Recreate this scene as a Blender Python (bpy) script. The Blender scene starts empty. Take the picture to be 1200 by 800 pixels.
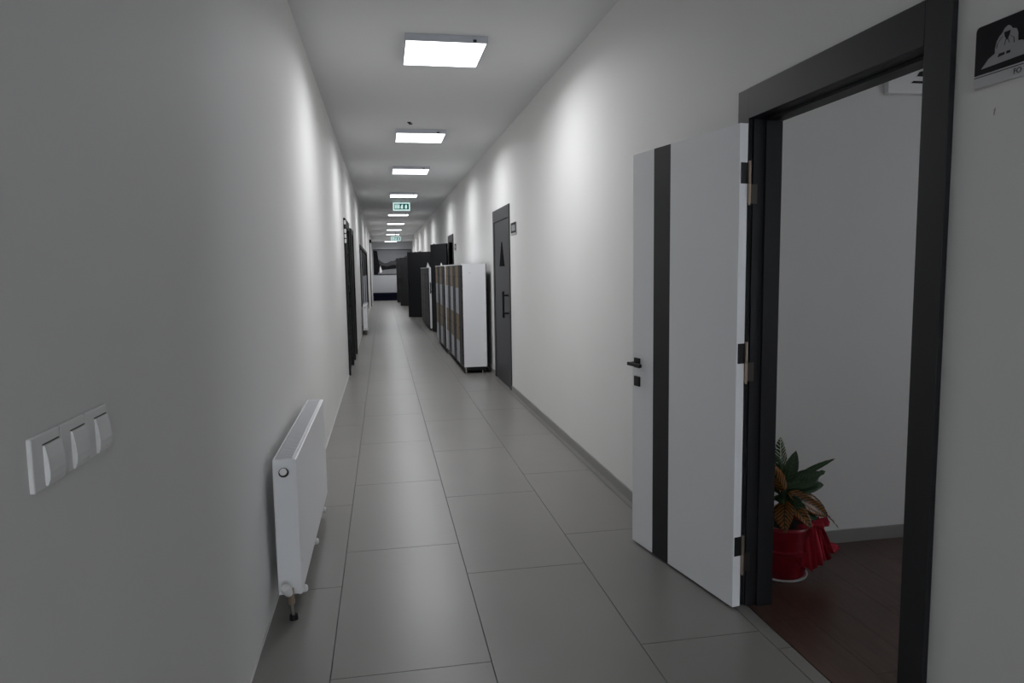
import bpy, bmesh, math, random
from mathutils import Vector, Matrix
random.seed(4)
S = bpy.context.scene
COL = S.collection
# ------------------------------------------------------------------ camera
CAMH = 1.4925
R_ = Vector((0.98372335, -0.17903688, -0.01530224))
U_ = Vector((0.03331889, 0.09806144, 0.99462244))
F_ = Vector((0.17657354, 0.97894318, -0.10243065))
cd = bpy.data.cameras.new('camera'); cam = bpy.data.objects.new('camera', cd); COL.objects.link(cam)
m = Matrix.Identity(4)
for i in range(3):
    m[i][0] = R_[i]; m[i][1] = U_[i]; m[i][2] = -F_[i]
m[2][3] = CAMH
cam.matrix_world = m
cd.sensor_width = 36; cd.lens = 828.33 / 1200 * 36; cd.clip_start = 0.02; cd.clip_end = 200
S.camera = cam
# ------------------------------------------------------------------ world, exposure, light strengths
W = bpy.data.worlds.new('world'); S.world = W; W.use_nodes = True
bg = W.node_tree.nodes['Background']
bg.inputs[0].default_value = (0.90, 0.94, 1.0, 1); bg.inputs[1].default_value = 4.6
S.view_settings.view_transform = 'Standard'; S.view_settings.look = 'None'
S.view_settings.exposure = 0.15; S.view_settings.gamma = 1.0
S.view_settings.use_curve_mapping = False
PANEL = 3.5          # glow of the diffuser sheets
LAMPW = 20.0         # watts of the light leaving each prismatic diffuser
SPREAD = 166         # its beam spread in degrees
# ------------------------------------------------------------------ materials
def mat(name, col, rough=.5, metal=0, spec=.5, noise=0, nscale=8, bump=0, bscale=200, emit=None, es=1, stretch=None, coat=0, trans=0):
    M = bpy.data.materials.new(name); M.use_nodes = True
    nt = M.node_tree; b = nt.nodes['Principled BSDF']
    b.inputs['Base Color'].default_value = (*col, 1); b.inputs['Roughness'].default_value = rough
    b.inputs['Metallic'].default_value = metal; b.inputs['Specular IOR Level'].default_value = spec
    b.inputs['Coat Weight'].default_value = coat; b.inputs['Transmission Weight'].default_value = trans
    tc = nt.nodes.new('ShaderNodeTexCoord'); mp = nt.nodes.new('ShaderNodeMapping')
    nt.links.new(tc.outputs['Object'], mp.inputs[0])
    if stretch: mp.inputs['Scale'].default_value = stretch
    n = nt.nodes.new('ShaderNodeTexNoise'); n.inputs['Scale'].default_value = nscale; n.inputs['Detail'].default_value = 6
    nt.links.new(mp.outputs[0], n.inputs[0])
    mx = nt.nodes.new('ShaderNodeMix'); mx.data_type = 'RGBA'
    k = noise
    mx.inputs[6].default_value = (*[c * (1 - k) for c in col], 1); mx.inputs[7].default_value = (*[min(1, c * (1 + k)) for c in col], 1)
    nt.links.new(n.outputs[0], mx.inputs[0]); nt.links.new(mx.outputs[2], b.inputs['Base Color'])
    if bump:
        n2 = nt.nodes.new('ShaderNodeTexNoise'); n2.inputs['Scale'].default_value = bscale
        nt.links.new(mp.outputs[0], n2.inputs[0])
        bp = nt.nodes.new('ShaderNodeBump'); bp.inputs['Strength'].default_value = bump; bp.inputs['Distance'].default_value = .002
        nt.links.new(n2.outputs[0], bp.inputs['Height']); nt.links.new(bp.outputs[0], b.inputs['Normal'])
    if emit:
        b.inputs['Emission Color'].default_value = (*emit, 1); b.inputs['Emission Strength'].default_value = es
    return M
M = {
 'wall': mat('wall paint', (.775, .77, .758), .62, spec=.3, noise=.015, nscale=3, bump=.08, bscale=260),
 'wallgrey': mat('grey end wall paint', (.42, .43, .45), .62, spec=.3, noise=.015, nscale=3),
 'ceil': mat('ceiling paint', (.73, .735, .735), .8, spec=.2, noise=.01),
 'tile': mat('porcelain tile', (.212, .205, .194), .32, noise=.08, nscale=2.2, bump=.03, bscale=60),
 'grout': mat('grout', (.10, .10, .10), .9, noise=.1),
 'skirt': mat('grey skirting', (.26, .255, .245), .45, noise=.06),
 'white': mat('white plastic', (.80, .80, .80), .35, noise=.01),
 'enamel': mat('white enamel', (.82, .83, .85), .28, noise=.01),
 'grille': mat('grille grey', (.60, .61, .64), .4),
 'doorwhite': mat('white lacquered door', (.84, .855, .875), .42, noise=.012, nscale=2),
 'charcoal': mat('charcoal laminate', (.0115, .0125, .0145), .5, spec=.35, noise=.1, nscale=30, stretch=(8, 8, .6)),
 'black': mat('black metal', (.009, .009, .010), .5, spec=.25, noise=.05),
 'flatblack': mat('flat black print', (.004, .004, .004), .9, spec=.05),
 'doorgrey': mat('graphite door', (.050, .051, .054), .5, spec=.3, noise=.06, nscale=20),
 'slab': mat('dark grey door leaf', (.013, .0135, .015), .55, spec=.3, noise=.08),
 'chrome': mat('satin steel', (.42, .41, .39), .34, metal=1, noise=.05),
 'hinge': mat('dark steel hinge', (.10, .092, .085), .4, metal=1, noise=.1),
 'brass': mat('brushed bronze hinge', (.50, .40, .32), .35, metal=1, noise=.1),
 'tan': mat('oak veneer', (.19, .135, .070), .5, noise=.25, nscale=14, stretch=(8, 8, 1)),
 'pale': mat('light grey laminate', (.38, .40, .44), .4, noise=.03),
 'taupe': mat('taupe laminate', (.06, .055, .046), .5, spec=.3, noise=.1),
 'anthr': mat('anthracite laminate', (.012, .0125, .016), .5, spec=.3, noise=.08),
 'wood': mat('dark red brown plank', (.085, .048, .036), .33, noise=.45, nscale=5, stretch=(9, .9, 1), bump=.1, bscale=30),
 'panel': mat('light panel', (.9, .9, .9), .5, emit=(.97, .985, 1), es=PANEL),
 'lampframe': mat('lamp housing', (.55, .57, .62), .4, metal=.2, noise=.02),
 'signblack': mat('sign black', (.004, .004, .007), .5, spec=.15, noise=.05),
 'signgrey': mat('sign grey print', (.30, .30, .31), .4, noise=.03),
 'acryl': mat('pale sign board', (.52, .52, .53), .3, noise=.02),
 'navy': mat('navy upholstery', (.003, .004, .013), .8, spec=.1, noise=.1),
 'greenlit': mat('green sign face', (.01, .08, .07), .4, emit=(.0, .06, .045), es=.8),
 'whitelit': mat('lit sign legend', (.7, .9, .85), .4, emit=(.55, .75, .74), es=.8),
 'foil': mat('red foil', (.20, .004, .012), .38, spec=.3, noise=.3, nscale=25, bump=.5, bscale=40, coat=.1),
 'tulle': mat('red tulle', (.42, .008, .028), .7, noise=.2, nscale=40),
 'soil': mat('potting soil', (.03, .02, .015), .9, noise=.3),
 'stem': mat('plant stem', (.06, .07, .02), .6, noise=.2),
 'mural': mat('mural sky', (.17, .175, .185), .7, spec=.1, noise=.12, nscale=2),
 'mural_mid': mat('mural hills', (.055, .055, .06), .7, spec=.1, noise=.5, nscale=9),
 'mural_dark': mat('mural dark hills', (.008, .008, .009), .7, spec=.1, noise=.6, nscale=14),
 'mural_light': mat('mural lake', (.19, .19, .2), .7, spec=.1, noise=.15),
}
def leafmat(name, base, vein, vw):
    m = bpy.data.materials.new(name); m.use_nodes = True; nt = m.node_tree; b = nt.nodes['Principled BSDF']
    b.inputs['Roughness'].default_value = .35
    tc = nt.nodes.new('ShaderNodeTexCoord'); sx = nt.nodes.new('ShaderNodeSeparateXYZ'); nt.links.new(tc.outputs['Object'], sx.inputs[0])
    def mth(op, a, bb=None):
        n = nt.nodes.new('ShaderNodeMath'); n.operation = op
        for i, v in enumerate((a, bb)):
            if v is None: continue
            if hasattr(v, 'is_linked'): nt.links.new(v, n.inputs[i])
            else: n.inputs[i].default_value = v
        return n.outputs[0]
    ay = mth('ABSOLUTE', sx.outputs[1])
    ph = mth('SUBTRACT', mth('MULTIPLY', sx.outputs[0], 330.0), mth('MULTIPLY', ay, 380.0))
    nz = nt.nodes.new('ShaderNodeTexNoise'); nz.inputs['Scale'].default_value = 38; nt.links.new(tc.outputs['Object'], nz.inputs[0])
    ph = mth('ADD', ph, mth('MULTIPLY', nz.outputs[0], 9.0))
    s = mth('GREATER_THAN', mth('SINE', ph), mth('ADD', mth('MULTIPLY', nz.outputs[0], -1.2), vw + .6))
    mid = mth('LESS_THAN', ay, .0022)
    f = mth('MAXIMUM', s, mid)
    mx = nt.nodes.new('ShaderNodeMix'); mx.data_type = 'RGBA'
    mx.inputs[6].default_value = (*base, 1); mx.inputs[7].default_value = (*vein, 1)
    nt.links.new(f, mx.inputs[0]); nt.links.new(mx.outputs[2], b.inputs['Base Color'])
    return m
M['leafgreen'] = leafmat('dark green leaf', (.012, .035, .012), (.03, .08, .02), .6)
M['leafwhite'] = leafmat('cream veined leaf', (.010, .028, .010), (.55, .6, .45), .35)
M['leafbronze'] = leafmat('bronze leaf', (.27, .095, .010), (.02, .02, .006), .15)
# ------------------------------------------------------------------ mesh helpers
def box(bm, a, b, bev=0):
    x0, y0, z0 = [min(p, q) for p, q in zip(a, b)]; x1, y1, z1 = [max(p, q) for p, q in zip(a, b)]
    v = [bm.verts.new(p) for p in ((x0,y0,z0),(x1,y0,z0),(x1,y1,z0),(x0,y1,z0),(x0,y0,z1),(x1,y0,z1),(x1,y1,z1),(x0,y1,z1))]
    fs = [bm.faces.new([v[i] for i in f]) for f in ((0,3,2,1),(4,5,6,7),(0,1,5,4),(1,2,6,5),(2,3,7,6),(3,0,4,7))]
    if bev:
        es = list({e for f in fs for e in f.edges})
        bmesh.ops.bevel(bm, geom=es, offset=bev, segments=2, affect='EDGES', profile=.5)
def cyl(bm, a, b, r, r2=None, n=16):
    a = Vector(a); b = Vector(b); d = b - a
    q = d.to_track_quat('Z', 'Y').to_matrix().to_4x4()
    mt = Matrix.Translation((a + b) / 2) @ q
    bmesh.ops.create_cone(bm, cap_ends=True, segments=n, radius1=r, radius2=r if r2 is None else r2, depth=d.length, matrix=mt)
def prism(bm, pts, axis, lo, hi):
    """polygon pts (2D) extruded along axis"""
    def P(p, w):
        return {'x': (w, p[0], p[1]), 'y': (p[0], w, p[1]), 'z': (p[0], p[1], w)}[axis]
    A = [bm.verts.new(P(p, lo)) for p in pts]; B = [bm.verts.new(P(p, hi)) for p in pts]
    n = len(pts)
    bm.faces.new(A); bm.faces.new(list(reversed(B)))
    for i in range(n): bm.faces.new((A[i], B[i], B[(i+1) % n], A[(i+1) % n]))
def lathe(bm, prof, c=(0,0), n=32, wob=None):
    rings = []
    for (r, z) in prof:
        rings.append([bm.verts.new((c[0] + r * (1 + (wob(k, z) if wob else 0)) * math.cos(2*math.pi*k/n), c[1] + r * (1 + (wob(k, z) if wob else 0)) * math.sin(2*math.pi*k/n), z)) for k in range(n)])
    for a, b in zip(rings, rings[1:]):
        for k in range(n): bm.faces.new((a[k], a[(k+1) % n], b[(k+1) % n], b[k]))
    bm.faces.new(list(reversed(rings[0]))); bm.faces.new(rings[-1])
def ob(name, bm, m, parent=None, loc=None, smooth=False, label=None, kind=None, rot=None):
    bmesh.ops.recalc_face_normals(bm, faces=bm.faces[:])
    me = bpy.data.meshes.new(name); bm.to_mesh(me); bm.free()
    me.materials.append(M[m] if isinstance(m, str) else m)
    if smooth:
        for p in me.polygons: p.use_smooth = True
    o = bpy.data.objects.new(name, me); COL.objects.link(o)
    if parent: o.parent = parent
    if loc: o.location = loc
    if rot: o.rotation_euler = rot
    if label: o['label'] = label
    if kind: o['kind'] = kind
    return o
def B(name, boxes, m, parent=None, bev=0, **k):
    bm = bmesh.new()
    for a, b in boxes: box(bm, a, b, bev)
    return ob(name, bm, m, parent, **k)
def thing(name, label, cat, loc=(0,0,0), rz=0, group=None, kind=None):
    o = bpy.data.objects.new(name, None); COL.objects.link(o); o.empty_display_size = .1
    o.location = loc; o.rotation_euler = (0, 0, rz)
    tag(o, label, cat, group, kind); return o
def tag(o, label, cat, group=None, kind=None):
    o['label'] = label; o['category'] = cat
    if group: o['group'] = group
    if kind: o['kind'] = kind
    return o
def copy_tree(o, parent=None):
    c = o.copy(); COL.objects.link(c); c.parent = parent
    for ch in list(o.children): copy_tree(ch, c)
    return c
# ------------------------------------------------------------------ shell
XL, XR, H, Y0, YE = -.525, 1.522, 3.165, -6.0, 36.8
TH = .12; XO = 4.8
def wall_with_holes(name, x0, x1, holes, y0, y1, m='wall', label=''):
    """holes: (ya, yb, za, zb)"""
    bm = bmesh.new(); y = y0
    for (ya, yb, za, zb) in sorted(holes):
        box(bm, (x0, y, 0), (x1, ya, H)); box(bm, (x0, ya, zb), (x1, yb, H))
        if za > 0: box(bm, (x0, ya, 0), (x1, yb, za))
        y = yb
    box(bm, (x0, y, 0), (x1, y1, H))
    return tag(ob(name, bm, m), label, 'wall', kind='structure')
D1 = (1.80, 2.765)                     # near doorway clear width between casings
RD = [(15.43, 16.45), (21.1, 22.2), (28.7, 29.75), (32.0, 33.0)]
wr = wall_with_holes('wall_right', XR, XR + TH, [(D1[0]-.01, D1[1]+.01, 0, 2.11), (8.55, 9.64, 0, 2.12)] + [(a, b, 0, 2.12) for a, b in RD], Y0, YE,
                     label='long white painted corridor wall on the right')
LD = [(10.42, 11.46), (12.22, 13.0)]
WIN = (17.25, 24.6, .30, 2.06)
wl = wall_with_holes('wall_left', XL - TH, XL, [(a, b, 0, 2.12) for a, b in LD] + [WIN], Y0, YE, label='long white painted corridor wall on the left')
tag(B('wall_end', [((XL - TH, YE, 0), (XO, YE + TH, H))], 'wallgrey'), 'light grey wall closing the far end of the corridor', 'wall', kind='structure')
tag(B('ceiling', [((XL - TH, Y0, H), (XO + .1, YE + TH, H + .1))], 'ceil'), 'flat white corridor ceiling with square light panels', 'ceiling', kind='structure')
tag(B('trim_1', [((XL, 34.35, 2.95), (XR, YE, H))], 'ceil'), 'lowered ceiling beam at the far end of the corridor', 'ceiling beam', kind='structure')
# back of the corridor, behind the camera: unseen opening, made large for fill daylight
tag(B('wall_back', [((XL-TH, Y0-TH, 0), (XR+TH, Y0, .15)), ((XL-TH, Y0-TH, 2.9), (XR+TH, Y0, H)), ((XL-TH, Y0-TH, .15), (XL+.08, Y0, 2.9)), ((XR-.08, Y0-TH, .15), (XR+TH, Y0, 2.9))], 'wall'),
    'wall behind the viewpoint with a large opening added for fill daylight', 'wall', kind='structure')
# side room beyond the near doorway
RY = 3.31
tag(B('wall_room_far', [((XR + TH, RY, 0), (XO, RY + .1, H))], 'wall'), 'white wall of the side room seen through the open doorway', 'wall', kind='structure')
tag(B('wall_room_near', [((XR + TH, -1.3, 0), (XO, -1.2, H))], 'wall'), 'hidden near wall of the side room', 'wall', kind='structure')
tag(B('wall_room_side', [((XO, Y0, 0), (XO + .1, .2, H)), ((XO, 1.3, 0), (XO + .1, YE, H)), ((XO, .2, 0), (XO + .1, 1.3, .9)), ((XO, .2, 2.1), (XO + .1, 1.3, H))], 'wall'),  # unseen window opening, added and sized to light the room
    'outer wall of the side room with an unseen opening added to light it', 'wall', kind='structure')
# floor base + tiles
fl = tag(B('floor', [((XL - TH, Y0, -.06), (XR + .012, YE, -.006))], 'grout'), 'corridor floor of large grey porcelain tiles', 'floor', kind='structure')
G = .0016
cols = [(XL, -.24, 3.324), (-.24, .36, 2.541), (.36, .96, 3.342), (.96, 1.470, 2.540)]
meshes = {}
for (x0, x1, ph) in cols:
    ph0 = ph - 1.2 * math.ceil((ph - Y0) / 1.2); y = ph0
    while y < YE:
        ya, yb = max(y, Y0), min(y + 1.2, YE)
        key = (round(x0, 3), round(yb - ya, 3))
        if key not in meshes:
            bm = bmesh.new(); box(bm, (x0 + G, G, -.008), (x1 - G, yb - ya - G, 0), .0007)
            bmesh.ops.recalc_face_normals(bm, faces=bm.faces[:])
            me = bpy.data.meshes.new('tile'); bm.to_mesh(me); bm.free(); me.materials.append(M['tile']); meshes[key] = me
        o = bpy.data.objects.new('tile', meshes[key]); COL.objects.link(o); o.parent = fl; o.location = (0, ya, 0)
        y += 1.2
bm = bmesh.new()                                                    # narrow border tiles along the right wall
y = Y0
while y < YE:
    b_ = min(y + 1.2, YE)
    o = B('border_tile', [((1.470 + G, y + G, -.008), (XR + .008, b_ - G, 0))], 'tile', fl); y += 1.2
bm.free()
# wooden floor of the side room
fr = tag(B('floor_room', [((XR + .012, -1.3, -.06), (XO, RY, -.008))], 'grout'), 'dark reddish brown plank floor of the side room', 'floor', kind='structure')
x = XR + .014; i = 0
while x < XO:
    xe = min(x + .19, XO); y = -1.3 - (i * .43) % 1.3
    while y < RY:
        ya, yb = max(y, -1.3), min(y + 1.3, RY)
        if yb - ya > .02:
            B('plank', [((x + .0006, ya + .0006, -.01), (xe - .0006, yb - .0006, 0))], 'wood', fr)
        y += 1.3
    x = xe; i += 1
tag(B('floor_side', [((XR + .012, RY + .1, -.06), (XO, YE, -.002))], 'tile'), 'hidden floor behind the far doorways', 'floor', kind='structure')
# baseboards
def segs(holes, y0, y1):
    y = y0; out = []
    for a, b in sorted(holes): out.append((y, a)); y = b
    out.append((y, y1)); return out
bb = [((XR - .011, a, 0), (XR, b, .068)) for a, b in segs([(1.70, 2.86), (8.44, 9.75)] + [(a - .11, b + .11) for a, b in RD], Y0, YE)]
tag(B('baseboard_right', bb, 'skirt', bev=.0015), 'low grey tile skirting along the right corridor wall', 'baseboard', kind='structure')
bb = [((XL, a, 0), (XL + .004, b, .012)) for a, b in segs([(a - .1, b + .1) for a, b in LD], Y0, YE)]
tag(B('baseboard_left', bb, 'wall', bev=.0015), 'low pale skirting along the left corridor wall', 'baseboard', kind='structure')
tag(B('baseboard_room', [((XR + TH, RY - .012, 0), (XO, RY, .07))], 'skirt', bev=.0015), 'grey skirting under the wall of the side room', 'baseboard', kind='structure')
# little scratch on the right wall
bm = bmesh.new(); prism(bm, [(1.576, 1.872), (1.571, 1.875), (1.574, 1.858), (1.577, 1.856)], 'x', XR - .0006, XR)
ob('scuff_mark', bm, 'signgrey', wr)
# ------------------------------------------------------------------ door 1: near doorway with open white leaf
d1 = thing('door_1', 'open white door with a black vertical stripe in a charcoal frame', 'door', (XR, 2.765, 0), kind='structure')
def dl(p): return (p[0] - XR, p[1] - 2.765, p[2])
def DB(name, boxes, m, bev=0, **k): return B(name, [(dl(a), dl(b)) for a, b in boxes], m, d1, bev, **k)
CX = XR - .018
DB('casing', [((CX, 1.705, 0), (XR, 1.803, 2.215))], 'charcoal', .0015)
DB('casing', [((CX, 2.765, 0), (XR, 2.855, 2.215))], 'charcoal', .0015)
DB('head_casing', [((CX - .001, 1.803, 2.092), (XR, 2.7645, 2.215))], 'charcoal', .0015)
DB('jamb', [((XR, 2.752, 0), (XR + TH, 2.765, 2.092)), ((XR + .048, 2.738, 0), (XR + TH, 2.752, 2.08))], 'charcoal', .001)
DB('jamb', [((XR, 1.803, 0), (XR + TH, 1.817, 2.092)), ((XR + .048, 1.817, 0), (XR + TH, 1.831, 2.08))], 'charcoal', .001)
DB('head_jamb', [((XR, 1.817, 2.092), (XR + TH, 2.752, 2.106)), ((XR + .048, 1.831, 2.080), (XR + TH, 2.738, 2.092))], 'charcoal', .001)
DB('casing', [((XR + TH, 1.70, 0), (XR + TH + .015, 1.803, 2.2)), ((XR + TH, 2.765, 0), (XR + TH + .015, 2.86, 2.2)), ((XR + TH, 1.803, 2.092), (XR + TH + .015, 2.765, 2.2))], 'charcoal', .001)
# leaf local frame: origin at hinge corner of visible face; +y along leaf to the free edge, +x into thickness
LA = math.atan2(-(1.293 - 1.447), 3.559 - 2.727)                     # rotation (ccw) of leaf from +y
HC = Vector((1.447, 2.727, 0))
LM = .846
leaf = bpy.data.objects.new('door_leaf', None)
bm = bmesh.new()
TK = .040; ZB, ZT = .012, 2.066
box(bm, (0, 0, ZB), (TK, .502, ZT), .001); box(bm, (0, .645, ZB), (TK, LM, ZT), .001); box(bm, (.0012, .502, ZB), (TK - .0012, .645, ZT))
leaf = ob('door_leaf', bm, 'doorwhite', d1, label='white lacquered leaf swung back against the wall')
leaf.location = (HC.x - XR, HC.y - 2.765, 0); leaf.rotation_euler = (0, 0, LA)
B('stripe', [((-.0002, .5025, ZB), (.0012, .6445, ZT))], 'charcoal', leaf, label='black vertical stripe')
bm = bmesh.new()
yh = .792
box(bm, (-.010, yh - .026, .965), (0, yh + .026, 1.017), .002)
cyl(bm, (-.010, yh, .990), (-.052, yh, .990), .0095)
box(bm, (-.060, yh - .112, .981), (-.044, yh + .012, .999), .003)
ob('handle', bm, 'black', leaf, label='black lever handle')
bm = bmesh.new(); box(bm, (-.010, yh - .026, .868), (0, yh + .026, .920), .002)
ob('keyhole_plate', bm, 'black', leaf)
B('lock_edge', [((.012, LM, .86), (.028, LM + .001, 1.06))], 'chrome', leaf)
for k, (zt, zb) in enumerate(((1.91, 1.755), (1.165, 1.02), (.325, .18))):
    bm = bmesh.new(); box(bm, (.006, -.0015, zt - .085), (TK - .001, 0, zt), .0005)
    h = ob('hinge', bm, 'black', leaf, label='black hinge plate')
    bm = bmesh.new(); cyl(bm, (TK + .006, -.006, zt - .082), (TK + .006, -.006, zt + .006), .006, n=12)
    cyl(bm, (TK + .006, -.006, zt - .165), (TK + .006, -.006, zt - .084), .006, n=12)
    cyl(bm, (TK + .006, -.006, zt - .172), (TK + .006, -.006, zt - .165), .004, n=12)
    ob('knuckle', bm, 'brass', h)
    hl = DB('frame_hinge', [((XR - .012, 2.7505, zt - .165), (XR + .018, 2.752, zt - .085))], 'hinge', .0004)
# ------------------------------------------------------------------ door 2: graphite washroom door
def door_frame(idx, x, side, y0, y1, ztop, zhead, label, frame_m='charcoal', face=.018):
    """side +1 right wall, -1 left wall"""
    d = thing('door_%d' % idx, label, 'door', (x, y0, 0), kind='structure')
    s = -side
    cw = .09
    def b(name, a, c, m): return B(name, [((a[0] * s, a[1], a[2]), (c[0] * s, c[1], c[2]))], m, d, .001)
    L = y1 - y0
    b('casing', (0, 0, 0), (face, cw, ztop), frame_m); b('casing', (0, L - cw, 0), (face, L, ztop), frame_m)
    b('head_casing', (0, cw, zhead), (face, L - cw, ztop), frame_m)
    b('jamb', (-TH, cw - .012, 0), (0, cw, zhead), frame_m); b('jamb', (-TH, L - cw, 0), (0, L - cw + .012, zhead), frame_m)
    return d, s, cw, L
d2, s, cw, L = door_frame(2, XR, 1, 8.46, 9.73, 2.27, 2.115, 'closed graphite door with a black triangle and bar handle', 'doorgrey', .014)
lf = B('door_leaf', [((-.004, cw + .003, .006), (.036, L - cw - .003, 2.112))], 'doorgrey', d2, .001)
bm = bmesh.new(); yc = 9.05 - 8.46
prism(bm, [(yc - .20, 1.525), (yc + .20, 1.525), (yc + .03, 1.835), (yc - .03, 1.835)], 'x', -.006, -.004)
ob('triangle_sign', bm, 'flatblack', lf, label='black tapered triangle symbol')
bm = bmesh.new(); yb = 8.60 - 8.46
cyl(bm, (-.072, yb, .89), (-.072, yb, 1.215), .014)
for z in (.945, 1.165): cyl(bm, (-.072, yb, z), (-.004, yb, z), .010); cyl(bm, (-.012, yb, z), (-.004, yb, z), .018)
ob('handle', bm, 'black', lf, label='black vertical bar handle')
# ------------------------------------------------------------------ doors 3..6 on the right, dark leaves standing open into the corridor
RL = [((1.49, 16.40), (1.178, 17.19), 2.095, 1.20, .93), ((1.49, 22.20), (.80, 22.8), 2.06, 1.18, .95), ((1.49, 29.70), (.72, 30.2), 2.02, 1.15, .95), ((1.49, 32.95), (.64, 33.4), 2.05, 1.15, .95)]
names = ['dark grey door standing open just past the lockers', 'dark door standing open behind the taupe cabinets', 'dark open door third along from the grey cabinets', 'farthest dark open door on the right']
for i, ((a, b), (h, e, zt, hz1, hz0)) in enumerate(zip(RD, RL)):
    d, s, cw, L = door_frame(3 + i, XR, 1, a - .09, b + .09, 2.26, 2.115, names[i], 'doorgrey', .016)
    h = Vector(h); e = Vector(e); ln = (e - h).length; ang = math.atan2(-(e.x - h.x), e.y - h.y)
    lf = B('door_leaf', [((-.04, 0, .008), (0, ln, zt))], 'slab', d, .001)
    lf.location = (h.x - XR, h.y - (a - .09), 0); lf.rotation_euler = (0, 0, ang)
    B('edge_strip', [((-.039, ln, .01), (-.001, ln + .0015, zt))], 'signgrey', lf, label='pale leaf edge')
    bm = bmesh.new()
    for sx_ in (-1, 1):
        xx = -.02 + sx_ * .075; cyl(bm, (xx, ln - .07, hz0), (xx, ln - .07, hz1), .014)
        for z in (hz0 + .05, hz1 - .05): cyl(bm, (xx, ln - .07, z), (-.02 + sx_ * .02, ln - .07, z), .009)
    ob('handle', bm, 'black', lf, label='black bar handle')
# ------------------------------------------------------------------ left doors
d7, s, cw, L = door_frame(7, XL, -1, 10.33, 11.55, 2.24, 2.115, 'nearer of the two black doors on the left wall', 'black', .028)
lf = B('door_leaf', [((-.05, cw + .003, .006), (-.012, L - cw - .003, 2.112))], 'slab', d7, .001)
for z in (2.18, 2.06, 1.99, 1.92):
    bm = bmesh.new(); cyl(bm, (.022, -.012, z - .03), (.022, -.012, z + .024), .015); ob('hinge', bm, 'white', d7, label='hinge knuckle, white in place of its highlight')  # chrome knuckles coloured white to stand in for their bright highlights
bm = bmesh.new(); cyl(bm, (.018, .95, .9), (.018, .95, 1.2), .009); cyl(bm, (-.012, .95, .95), (.018, .95, .95), .009); cyl(bm, (-.012, .95, 1.15), (.018, .95, 1.15), .009)
ob('handle', bm, 'black', lf)
d8, s, cw, L = door_frame(8, XL, -1, 12.13, 13.09, 2.20, 2.115, 'farther of the two black doors on the left wall', 'black', .030)
lf = B('door_leaf', [((-.03, cw + .003, .006), (.008, L - cw - .003, 2.112))], 'slab', d8, .001)
bm = bmesh.new(); cyl(bm, (.03, .75, .9), (.03, .75, 1.2), .009); cyl(bm, (0, .75, .95), (.03, .75, .95), .009); cyl(bm, (0, .75, 1.15), (.03, .75, 1.15), .009)
ob('handle', bm, 'black', lf)
# ------------------------------------------------------------------ dark window above the far radiator
w1 = thing('window_1', 'dark framed interior window above the far radiator on the left', 'window', (XL, WIN[0], WIN[2]), kind='structure')
wl_, wh = WIN[1] - WIN[0], WIN[3] - WIN[2]
for (a, b) in (((-.06, -.06, -.05), (.022, .02, wh + .06)), ((-.06, wl_ - .02, -.05), (.022, wl_ + .06, wh + .06)), ((-.06, .02, wh - .02), (.022, wl_ - .02, wh + .06)), ((-.06, .02, -.05), (.022, wl_ - .02, .03)),
               ((-.06, 2.4, .03), (-.01, 2.48, wh - .02)), ((-.06, 4.9, .03), (-.01, 4.98, wh - .02))):
    B('frame_bar', [(a, b)], 'black', w1, .002)
for a, b in ((.02, 2.4), (2.48, 4.9), (4.98, wl_ - .02)):
    if a > 1: B('pane', [((-.035, a, 1.05), (-.027, b, wh - .02))], 'signblack', w1, label='dark glass pane')
    else: B('panel', [((-.035, a, 1.05), (-.022, b, wh - .02))], 'pale', w1, label='grey upper panel')
    B('lower_panel', [((-.035, a, .03), (-.022, b, 1.05))], 'pale', w1, label='grey lower panel')
# ------------------------------------------------------------------ ceiling light panels
def lamp():
    r = thing('ceiling_light', '', 'ceiling light')
    w = .2925; hh = .048
    bm = bmesh.new()
    for a, b in (((-w-.006, -.318, -hh), (w+.006, -.305, 0)), ((-w-.006, .305, -hh), (w+.006, .318, 0)), ((-w-.006, -.305, -hh), (-w+.004, .305, 0)), ((w-.004, -.305, -hh), (w+.006, .305, 0))): box(bm, a, b)
    box(bm, (-w, -.305, -.012), (w, .305, 0))
    ob('frame', bm, 'lampframe', r)
    B('diffuser', [((-w + .004, -.305, -hh + .002), (w - .004, .305, -hh + .008))], 'panel', r, label='glowing white panel')
    ld = bpy.data.lights.new('panel_light', 'AREA'); ld.shape = 'RECTANGLE'; ld.size = 2 * w - .02; ld.size_y = .59
    ld.energy = LAMPW; ld.color = (.965, .975, 1); ld.spread = math.radians(SPREAD)
    lo = bpy.data.objects.new('panel_light', ld); COL.objects.link(lo); lo.parent = r; lo.location = (0, 0, -hh - .001)
    B('clip', [((.19, -.326, -.046), (.215, -.318, -.028))], 'charcoal', r)
    return r
L0 = lamp()
ys = [5.57, 9.03, 12.07, 15.98, 21.45, 25.5, 29.3, 32.9]
lab = ['nearest square ceiling light panel above the corridor', 'second square ceiling light panel, beside the small ceiling hook', 'third square ceiling light panel from the viewer',
       'fourth square ceiling light panel, in front of the green exit sign', 'ceiling light panel just behind the near exit sign', 'sixth ceiling light panel, a thin bright bar', 'seventh ceiling light panel, a thin bright bar', 'eighth ceiling light panel, before the far exit sign',
       'last ceiling light panel, under the lowered beam', 'unseen ceiling light panel added behind the viewpoint to brighten the near walls']
for i, y in enumerate(ys + [35.4, -4.6]):  # last entry: unseen panel added behind the camera to brighten near walls
    o = L0 if i == 0 else copy_tree(L0)
    o.location = (.5065, y, H) if i != 8 else (.43, y, 2.95)
    o['label'] = lab[i]; o['group'] = 'square ceiling light panels'
    if i == 8: o.rotation_euler = (0, 0, -.06)
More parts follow.
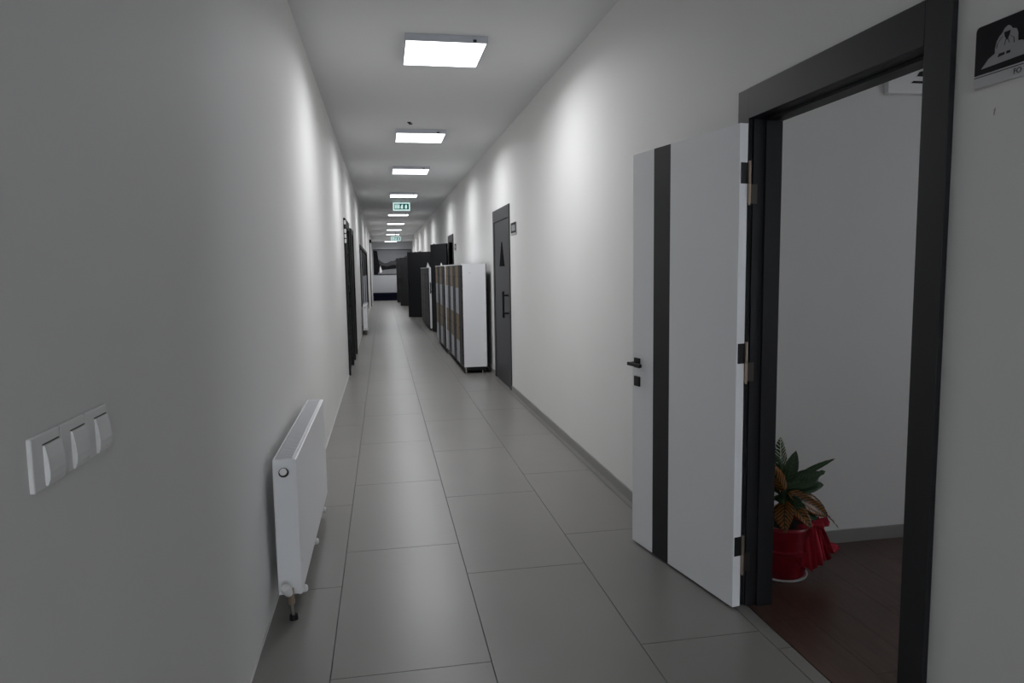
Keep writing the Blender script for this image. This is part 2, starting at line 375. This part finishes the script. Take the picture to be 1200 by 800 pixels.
# ceiling hook
bm = bmesh.new(); cyl(bm, (0, 0, -.008), (0, 0, 0), .022); cyl(bm, (0, 0, -.02), (0, 0, -.008), .008); cyl(bm, (0, 0, -.022), (.035, 0, -.016), .006)
tag(ob('ceiling_hook', bm, 'black', loc=(.352, 8.32, H)), 'small dark hook in the ceiling before the second light', 'hook')
# ------------------------------------------------------------------ exit signs
def exit_sign(rod):
    r = thing('exit_sign', '', 'sign')
    w, h = .205, .098
    B('housing', [((-w, -.02, -h), (w, .02, h))], 'whitelit', r, .006)
    B('face', [((-w + .028, -.022, -h + .028), (w - .028, -.02, h - .028))], 'greenlit', r)
    bm = bmesh.new()
    box(bm, (-.160, -.0235, -.048), (-.045, -.022, .048))
    prism(bm, [(-.015, -.05), (.035, -.05), (.035, .05), (.012, .05), (-.018, .0)], 'y', -.0235, -.022)       # running figure blocks
    prism(bm, [(.085, -.05), (.125, -.05), (.135, .0), (.120, .05), (.095, .045), (.080, 0)], 'y', -.0235, -.022)
    ob('legend', bm, 'whitelit', r)
    bm = bmesh.new()
    for z in (.022, -.006): box(bm, (-.145, -.0245, z), (-.062, -.0235, z + .009))
    prism(bm, [(-.135, -.03), (-.115, -.018), (-.115, -.026), (-.07, -.026), (-.07, -.034), (-.115, -.034), (-.115, -.042)], 'y', -.0245, -.0235)
    ob('lettering', bm, 'greenlit', r)
    B('bracket', [((-.02, -.012, h), (.02, .012, h + rod))], 'lampframe', r)
    return r
e0 = exit_sign(.037); e0.location = (.50, 17.6, H - .135); e0['label'] = 'green lit exit sign hanging before the fifth ceiling light'
e1 = exit_sign(.228); e1.location = (.60, 31.3, 2.86); e1['label'] = 'far small green exit sign near the end wall'
for e in (e0, e1): e['group'] = 'green exit signs'
# ------------------------------------------------------------------ switches on the left wall
for i, y in enumerate((1.128, 1.226, 1.324)):
    lb = ['nearest of the three white rocker switches on the left wall', 'middle one of the three white rocker switches', 'farthest of the three white rocker switches, toward the radiator'][i]
    r = thing('light_switch', lb, 'switch', (XL, y, 1.170), group='row of white rocker switches')
    wd = .0965; hg = .0835
    bm = bmesh.new()
    box(bm, (0, .001, 0), (.0075, wd - .001, hg), .002)
    ob('plate', bm, 'white', r)
    bm = bmesh.new()
    prism(bm, [(.006, .003), (.011, .003), (.0145, .012), (.0155, .024), (.0140, .045), (.0105, .0655), (.006, .0655)], 'y', .036, wd - .006)
    ob('rocker', bm, 'white', r)
    B('rocker_gap_shade', [((.007, .035, .066), (.0079, wd - .005, .068))], 'charcoal', r)  # dark strip standing in for the shadow line above the rocker
# ------------------------------------------------------------------ radiators
def radiator(ln, label):
    r = thing('radiator', label, 'radiator')
    D, Z0, Z1 = .100, .10, .70
    bm = bmesh.new()                       # front and rear panels with soft corners
    box(bm, (D - .018, 0, Z0), (D, ln, Z1), .004); ob('front_panel', bm, 'enamel', r)
    bm = bmesh.new(); box(bm, (0, .004, Z0 + .003), (.016, ln - .004, Z1 - .004), .004); ob('rear_panel', bm, 'enamel', r)
    for y in (.0, ln - .012):
        bm = bmesh.new(); box(bm, (.001, y + .0005, Z0 + .002), (D - .004, y + .012, Z1 + .001), .003); ob('side_cover', bm, 'enamel', r)
    bm = bmesh.new()                       # top grille: long bars with dark slots
    box(bm, (.004, .012, Z1 - .006), (.010, ln - .012, Z1 + .003), .001); box(bm, (D - .020, .012, Z1 - .006), (D - .015, ln - .012, Z1 + .003), .001)
    ob('top_rail', bm, 'enamel', r, label='white rails of the top grille'); bm = bmesh.new()
    n = int((ln - .04) / .022)
    for k in range(n):
        y = .02 + k * .022; box(bm, (.012, y, Z1 - .005), (D - .016, y + .016, Z1 - .0005))
    ob('top_grille', bm, 'grille', r, label='grey top grille')
    bm = bmesh.new()                       # convector fins seen from below
    k = .03
    while k < ln - .03: box(bm, (.018, k, Z0 + .02), (D - .02, k + .003, Z1 - .03)); k += .05
    ob('convector', bm, 'enamel', r, kind='stuff')
    bm = bmesh.new(); cyl(bm, (.048, 0, .644), (.048, -.022, .650), .020, n=20); ob('shaded_vent_plug', bm, 'black', r)  # plug coloured black to stand in for the shadow on it
    bm = bmesh.new(); cyl(bm, (.048, -.022, .652), (.048, -.027, .655), .015, n=20); cyl(bm, (.048, -.027, .655), (.048, -.030, .655), .005, n=8)
    ob('plug_cap', bm, 'white', r)
    # valve, tail pipe, white head
    bm = bmesh.new(); cyl(bm, (.040, -.050, .150), (.048, -.022, .120), .022, .018, n=20); cyl(bm, (.038, -.062, .164), (.040, -.050, .150), .017, .022, n=20)
    ob('valve_head', bm, 'white', r, smooth=False)
    bm = bmesh.new(); cyl(bm, (.056, -.018, .135), (.056, -.018, .085), .013, n=6); cyl(bm, (.056, -.018, .112), (.056, .014, .112), .009, n=12); cyl(bm, (.056, -.018, .092), (.056, -.018, .070), .016, n=6)
    ob('valve_body', bm, 'brass', r)
    bm = bmesh.new(); cyl(bm, (.056, -.018, .08), (.062, -.020, .006), .007, n=12); ob('pipe', bm, 'chrome', r)
    bm = bmesh.new(); cyl(bm, (.062, -.020, .02), (.062, -.020, .0), .017, .019, n=16); ob('pipe_collar', bm, 'black', r)
    for y in (.16, .73, 1.24):
        if y > ln: continue
        bm = bmesh.new(); cyl(bm, (.078, y, .052), (.098, y, .056), .017, n=16); cyl(bm, (.098, y, .056), (.104, y, .057), .017, .011, n=16)
        f = ob('end_cap', bm, 'white', r)
        bm = bmesh.new(); cyl(bm, (.086, y, .054), (.02, y, .054), .006, n=10); cyl(bm, (.06, y, .054), (.06, y, .105), .006, n=8); ob('bracket', bm, 'black', f)
    for y in (.22, ln - .22): B('wall_bracket', [((0, y, .2), (-.035, y + .03, .64))], 'white', r)
    return r
r1 = radiator(1.43, 'white panel radiator on the left wall near the switches'); r1.location = (-.490, 3.065, 0)
r2 = radiator(1.30, 'distant white panel radiator below the dark window'); r2.location = (-.490, 16.93, 0)
# ------------------------------------------------------------------ signs
def plate(name, y0, y1, z0, zs, z1, label, icon):
    """board on the right wall, black field above zs, pale strip below. y1<y0: far edge first"""
    r = thing(name, label, 'sign', (XR, y0, z0), kind=None)
    w = y0 - y1
    bm = bmesh.new(); box(bm, (-.008, -w, 0), (0, 0, z1 - z0), .004); ob('board', bm, 'acryl', r)
    bm = bmesh.new(); n = 6; rr = .012; H2 = z1 - z0; zz = zs - z0
    pts = [(-w + .003, zz), (-.003, zz)]
    for cx, cz, a0 in ((-.003 - rr, H2 - .003 - rr, 0), (-w + .003 + rr, H2 - .003 - rr, 90)):
        for k in range(n + 1):
            a = math.radians(a0 + 90 * k / n); pts.append((cx + rr * math.cos(a), cz + rr * math.sin(a)))
    prism(bm, pts, 'x', -.0092, -.008); ob('print_field', bm, 'signblack', r, label='black printed field')
    B('rule', [((-.0094, -w + .003, zz - .006), (-.008, -.003, zz - .0045))], 'signblack', r)
    if icon:
        def pic(pts, m, d=.0098):
            bm = bmesh.new(); prism(bm, [(-a, b) for a, b in pts], 'x', -d, -.0092); return bm
        bm = pic([(.024, .046), (.045, .066), (.063, .074), (.063, .085), (.067, .101), (.075, .112), (.082, .117), (.088, .126), (.098, .131), (.106, .127), (.110, .120), (.122, .116), (.127, .106), (.128, .086), (.140, .084), (.158, .070), (.168, .057), (.170, .050)], 's')
        ob('pictogram', bm, 'signgrey', r, label='grey hooded figure pictogram')
        bm = pic([(.088, .117), (.106, .117), (.104, .107), (.097, .096), (.090, .107)], 's', .0102)
        prism(bm, [(-.072, .062), (-.092, .064), (-.092, .070), (-.076, .070)], 'x', -.0102, -.0098); prism(bm, [(-.097, .064), (-.108, .064), (-.108, .070), (-.097, .070)], 'x', -.0102, -.0098)
        for (a, b), (c, d_) in (((.100, .100), (.104, .088)), ((.094, .100), (.090, .086)), ((.106, .104), (.116, .097)), ((.116, .097), (.118, .084)), ((.084, .108), (.070, .096)), ((.070, .096), (.068, .084))):
            bb_ = .0008
            prism(bm, [(-a - bb_, b), (-a + bb_, b), (-c + bb_, d_), (-c - bb_, d_)], 'x', -.0102, -.0098)
        ob('pictogram_detail', bm, 'signblack', r)
        cu = bpy.data.curves.new('lettering', 'FONT'); cu.body = 'FO'; cu.size = .018; cu.extrude = .0003
        t_ = bpy.data.objects.new('lettering', cu); COL.objects.link(t_)
        bpy.context.view_layer.update()
        dg = bpy.context.evaluated_depsgraph_get(); me = bpy.data.meshes.new_from_object(t_.evaluated_get(dg)); bpy.data.objects.remove(t_)
        me.materials.append(M['signblack'])
        t_ = bpy.data.objects.new('lettering', me); COL.objects.link(t_); t_.parent = r
        t_.matrix_local = Matrix(((0, 0, -1, -.0085), (-1, 0, 0, -.118), (0, 1, 0, .010), (0, 0, 0, 1)))
    else:
        B('pictogram', [((-.0098, -w + .05, zz + .02), (-.0092, -.06, H2 - .03))], 'signgrey', r)
    return r
plate('door_sign', 1.636, 1.336, 1.931, 1.964, 2.086, 'black and white office sign with hooded figure beside the near doorway', True)
plate('door_sign', 8.36, 8.03, 1.885, 1.91, 2.03, 'small grey sign beside the graphite door', False)
plate('door_sign', 15.12, 14.80, 1.885, 1.91, 2.03, 'tiny grey sign beside the dark door past the lockers', False)
# ------------------------------------------------------------------ air conditioner in side room
ac = thing('air_conditioner', 'white wall unit with black slots high inside the side room', 'air conditioner', (2.54, RY, 2.345))
bm = bmesh.new(); box(bm, (0, -.035, 0), (.80, 0, .27), .004); ob('body', bm, 'white', ac)
bm = bmesh.new(); prism(bm, [(.125, .052), (.140, .063), (.66, .063), (.675, .052)], 'y', -.037, -.035); ob('louvre', bm, 'black', ac)
bm = bmesh.new(); prism(bm, [(.140, .078), (.158, .086), (.172, .108), (.185, .112), (.62, .112), (.64, .09), (.62, .086), (.16, .086)], 'y', -.037, -.035); ob('louvre', bm, 'black', ac)
# ------------------------------------------------------------------ locker cabinets on the right
def lockers(name, y0, y1, x0, x1, ncol, scheme, label, group, z0=.095, z1=1.572, cat='cabinet'):
    r = thing(name, label, cat, (x0, y0, 0), group=group)
    D = x1 - x0; Wd = y1 - y0; t = .018
    B('side_panel', [((.016, 0, z0), (D, t, z1 - t))], 'enamel', r, .001)
    B('side_panel', [((.016, Wd - t, z0), (D, Wd, z1 - t))], 'enamel', r, .001)
    B('top_panel', [((-.006, -.002, z1 - t), (D, Wd + .002, z1))], 'enamel', r, .001)
    B('bottom_panel', [((.016, t, z0), (D, Wd - t, z0 + t))], 'enamel', r)
    B('back_panel', [((D, -.004, z0 - .01), (D + .008, Wd, z1 - .004))], 'charcoal', r)
    B('plinth', [((.05, .03, .04), (D - .03, Wd - .03, z0))], 'black', r)
    for (a, b) in ((.05, .05), (D - .06, .05), (.05, Wd - .05), (D - .06, Wd - .05)):
        bm = bmesh.new(); cyl(bm, (a, b, 0), (a, b, z0), .012, n=12); ob('foot', bm, 'chrome', r)
    bm = bmesh.new(); cyl(bm, (.12, -.002, z1 - .13), (.12, 0, z1 - .13), .006, n=10); ob('cam_cap', bm, 'chrome', r)
    zs = [z0, .433, .832, 1.221, z1 - t]
    cwid = Wd / ncol
    for c in range(ncol):
        for k in range(4):
            mm = scheme(c, k); off = 0
            dd = B('locker_door', [((off, c * cwid + .003, zs[k] + .002), (.016, (c + 1) * cwid - .003, zs[k + 1] - .002))], mm, r, .001)
            B('knob', [((off - .006, c * cwid + .012, (zs[k] + zs[k+1]) / 2 - .012), (off, c * cwid + .018, (zs[k] + zs[k+1]) / 2 + .012))], mm, dd)
    return r
GRP = 'cabinets lined up along the right wall'
sch = lambda c, k: 'anthr' if c % 2 == 0 else ['pale', 'tan', 'pale', 'tan'][k]
lockers('locker_cabinet', 10.02, 12.58, 1.092, 1.440, 6, sch, 'nearest white sided locker cabinet with oak and grey doors', GRP)
sch2 = lambda c, k: 'anthr' if c % 2 == 0 else ['pale', 'tan', 'pale', 'tan'][k]
lockers('locker_cabinet', 12.62, 14.64, 1.068, 1.440, 4, sch2, 'second locker cabinet, directly behind the nearest one', GRP)
sch3 = lambda c, k: 'taupe' if c % 2 else 'anthr'
lockers('storage_cabinet', 17.42, 20.9, 1.094, 1.440, 6, sch3, 'white sided cabinet with dark taupe doors past the open grey door', GRP, .06, 1.556)
# white peaked ornaments on the tops
def cone(loc, h, label):
    r = thing('peaked_card', label, 'ornament', loc)
    bm = bmesh.new(); wq = .045 if h > .1 else .02; prism(bm, [(-wq, 0), (wq, 0), (-.3 * wq, h)], 'y', -.006, .006); ob('sail', bm, 'white', r)
    B('base', [((-wq * .8, -.03, 0), (wq * .8, .03, .006))], 'white', r)
cone((1.125, 17.9, 1.556), .13, 'white peaked card standing on the taupe cabinet')
cone((1.115, 13.7, 1.572), .06, 'small white peaked card on the second locker cabinet')
# ------------------------------------------------------------------ far end: pilaster pipe, mural, bench
p = thing('wall_pipe', 'white vertical pipe with black cap near the far end of the left wall', 'pipe', (XL + .045, 30.6, 0))
bm = bmesh.new(); cyl(bm, (0, 0, .0), (0, 0, 2.66), .035, n=16); ob('pipe', bm, 'white', p, smooth=False)
B('cap', [((-.045, -.05, 2.66), (.045, .05, 2.80))], 'black', p)
B('back_strip', [((-.045, -.16, 0), (-.015, -.07, 2.66))], 'black', p)
mu = thing('landscape_picture', 'wide black framed grey landscape picture on the end wall', 'picture', (-.45, YE, 1.285))
W2, H2 = 1.91, 1.28
for a, b in (((0, -.03, 0), (W2, 0, .03)), ((0, -.03, H2 - .03), (W2, 0, H2)), ((0, -.03, .03), (.03, 0, H2 - .03)), ((W2 - .03, -.03, .03), (W2, 0, H2 - .03))): B('frame_bar', [(a, b)], 'black', mu)
B('canvas', [((.03, -.014, .03), (W2 - .03, 0, H2 - .03))], 'mural', mu)
def flat(name, pts, m, d):
    bm = bmesh.new(); prism(bm, pts, 'y', -d, -.014); ob(name, bm, m, mu)
flat('printed_hills', [(.03, .35), (W2-.03, .35), (W2-.03, 1.02), (1.6, .92), (1.45, .80), (1.15, .78), (1.0, .68), (.9, .70), (.7, .60), (.55, .58), (.4, .66), (.25, .8), (.03, .9)], 'mural_mid', .016)
flat('printed_shore', [(.03, .03), (.2, .03), (.3, .22), (.6, .26), (1.1, .30), (W2-.03, .30), (W2-.03, .44), (1.3, .45), (1.0, .5), (.7, .42), (.5, .46), (.3, .5), (.25, .75), (.2, 1.2), (.03, 1.23)], 'mural_dark', .018)
flat('printed_lake', [(.36, .03), (W2-.03, .03), (W2-.03, .28), (.5, .24), (.4, .12)], 'mural_light', .018)
flat('printed_sail', [(.30, .10), (.40, .10), (.42, .20), (.34, .46), (.30, .3)], 'white', .020)
bn = thing('bench', 'low dark navy bench across the far end wall', 'bench', (XL + .02, 35.95, 0))
B('seat', [((0, 0, .24), (2.0, .75, .38))], 'navy', bn, .015)
B('base', [((.02, .02, 0), (1.98, .73, .24))], 'navy', bn, .004)
# ------------------------------------------------------------------ potted croton in the side room
pl = thing('potted_croton', 'croton plant with bronze and green leaves in a red wrapped pot', 'plant', (1.86, 3.03, 0))
bm = bmesh.new()
lathe(bm, [(.098, .004), (.108, .012), (.112, .10), (.130, .24), (.134, .262), (.120, .262), (.112, .235), (.02, .232)], n=40, wob=lambda k, z: .018 * math.sin(k * 2.8 + z * 20) * (1 if z > .02 else .2))
ob('pot', bm, 'foil', pl, smooth=True)
bm = bmesh.new(); lathe(bm, [(.104, .0), (.118, .003), (.122, .012), (.118, .013), (.108, .006)], n=40); ob('saucer', bm, 'white', pl)
bm = bmesh.new(); lathe(bm, [(.110, .225), (.112, .24), (.02, .246)], n=24); ob('soil', bm, 'soil', pl)
# tulle wrap: ruffled collar and tails
def ruffle(name, c, dirv, ln, w0, w1, seed, drop, fr):
    rnd = random.Random(seed); bm = bmesh.new(); n, mm = 16, 10; g = []
    d = Vector(dirv).normalized(); sd = d.cross(Vector((0, 0, 1))).normalized() if abs(d.z) < .95 else Vector((1, 0, 0))
    nn = sd.cross(d)
    for i in range(mm + 1):
        t = i / mm; row = []
        for k in range(n + 1):
            u = k / n - .5; w = w0 + (w1 - w0) * t
            p = Vector(c) + d * ln * t + sd * u * w + nn * (.014 * math.sin(k * 1.9 + seed) * (.3 + t) + .006 * math.sin(k * .9 + t * fr)) + Vector((0, 0, -drop * t * t))
            p += d * (.008 * math.sin(k * 1.3 + seed) * t - .05 * (2 * u) ** 2 * t)
            row.append(bm.verts.new(p))
        g.append(row)
    for i in range(mm):
        for k in range(n): bm.faces.new((g[i][k], g[i][k+1], g[i+1][k+1], g[i+1][k]))
    o = ob(name, bm, 'tulle', pl, smooth=True); md = o.modifiers.new('s', 'SOLIDIFY'); md.thickness = .0012
    return o
ruffle('tulle_bow', (.07, -.10, .275), (.08, -.04, -.97), .225, .09, .15, 3, 0, 3)
ruffle('tulle_bow', (.125, -.06, .28), (.22, -.05, -.9), .22, .07, .12, 5.5, 0, 5)
ruffle('tulle_bow', (.09, -.07, .26), (.9, -.3, .28), .10, .05, .09, 6.5, .01, 2)
ruffle('tulle_bow', (.14, -.03, .16), (1, -.05, -.22), .14, .06, .085, 8, .015, 3)
bm = bmesh.new(); lathe(bm, [(.118, .125), (.124, .13), (.126, .142), (.120, .148)], n=32); ob('ribbon', bm, 'foil', pl)
bm = bmesh.new(); cyl(bm, (0, 0, .23), (.004, 0, .48), .009, .006, n=10); cyl(bm, (.0, 0, .3), (.05, -.01, .42), .006, .004, n=8); ob('stem', bm, 'stem', pl)
def leafo(base, tip, width, m, twist=0, sag=.15, lobes=0, name='leaf'):
    base = Vector(base); tip = Vector(tip); L = (tip - base).length
    bm = bmesh.new(); n = 14; rows = []
    for i in range(n + 1):
        t = i / n
        w = width * (math.sin(math.pi * min(1, t * .97 + .03)) ** .75) * (1 - .25 * t)
        if lobes: w *= 1 - .5 * max(0, math.sin(t * math.pi * lobes)) ** 4
        if t < .06: w = .004
        z = -sag * L * (t - .5) ** 2 * 4 + sag * L
        rows.append([bm.verts.new((t * L, s_ * w, z + abs(s_) * w * .35 + .002 * math.sin(t * 40 + s_ * 2))) for s_ in (-1, -.5, 0, .5, 1)])
    for a, b in zip(rows, rows[1:]):
        for k in range(4): bm.faces.new((a[k], a[k+1], b[k+1], b[k]))
    o = ob(name, bm, m, pl, smooth=True)
    d = (tip - base).normalized(); q = d.to_track_quat('X', 'Z')
    mt = Matrix.Translation(base) @ q.to_matrix().to_4x4() @ Matrix.Rotation(twist, 4, 'X')
    o.matrix_local = mt
    md = o.modifiers.new('s', 'SOLIDIFY'); md.thickness = .0012
    return o
LV = [((.00, 0, .44), (-.018, .0, .675), .042, 'leafwhite', 1.5, .03, 0), ((.015, 0, .44), (.06, -.01, .605), .036, 'leafgreen', 1.35, .03, 0),
      ((.05, 0, .46), (.262, -.02, .556), .016, 'leafgreen', .9, .05, 0), ((.0, -.01, .43), (.205, -.03, .50), .048, 'leafgreen', 1.1, .02, 3), ((.02, -.01, .42), (.185, -.05, .44), .044, 'leafgreen', 1.0, .05, 2),
      ((.01, -.03, .41), (.205, -.06, .285), .050, 'leafbronze', 1.15, .06, 0), ((.10, -.05, .36), (.285, -.03, .21), .012, 'leafbronze', .6, .05, 0),
      ((.04, .01, .38), (.20, 0, .42), .026, 'leafgreen', .9, .06, 2), ((.0, -.02, .41), (-.10, -.03, .56), .044, 'leafbronze', 1.2, .05, 0),
      ((.0, -.03, .37), (-.06, -.13, .25), .055, 'leafbronze', .3, .12, 0), ((.01, -.04, .36), (.06, -.15, .27), .036, 'leafbronze', .5, .12, 0),
      ((.0, .02, .38), (-.15, .05, .45), .040, 'leafgreen', .5, .1, 0), ((.0, .02, .36), (.12, .10, .39), .042, 'leafgreen', .8, .1, 0),
      ((.0, .0, .36), (-.13, -.05, .35), .045, 'leafgreen', .6, .12, 0), ((.02, -.02, .33), (.15, -.07, .27), .040, 'leafgreen', .6, .10, 0),
      ((.0, .0, .40), (-.05, -.10, .38), .038, 'leafgreen', .8, .1, 0), ((.0, .01, .34), (.13, .02, .30), .045, 'leafgreen', .5, .10, 0),
      ((.0, -.02, .36), (.06, -.10, .36), .036, 'leafgreen', .9, .1, 0), ((-.01, .0, .44), (-.05, .02, .60), .040, 'leafgreen', 1.2, .04, 0)]
for l in LV: leafo(*l)
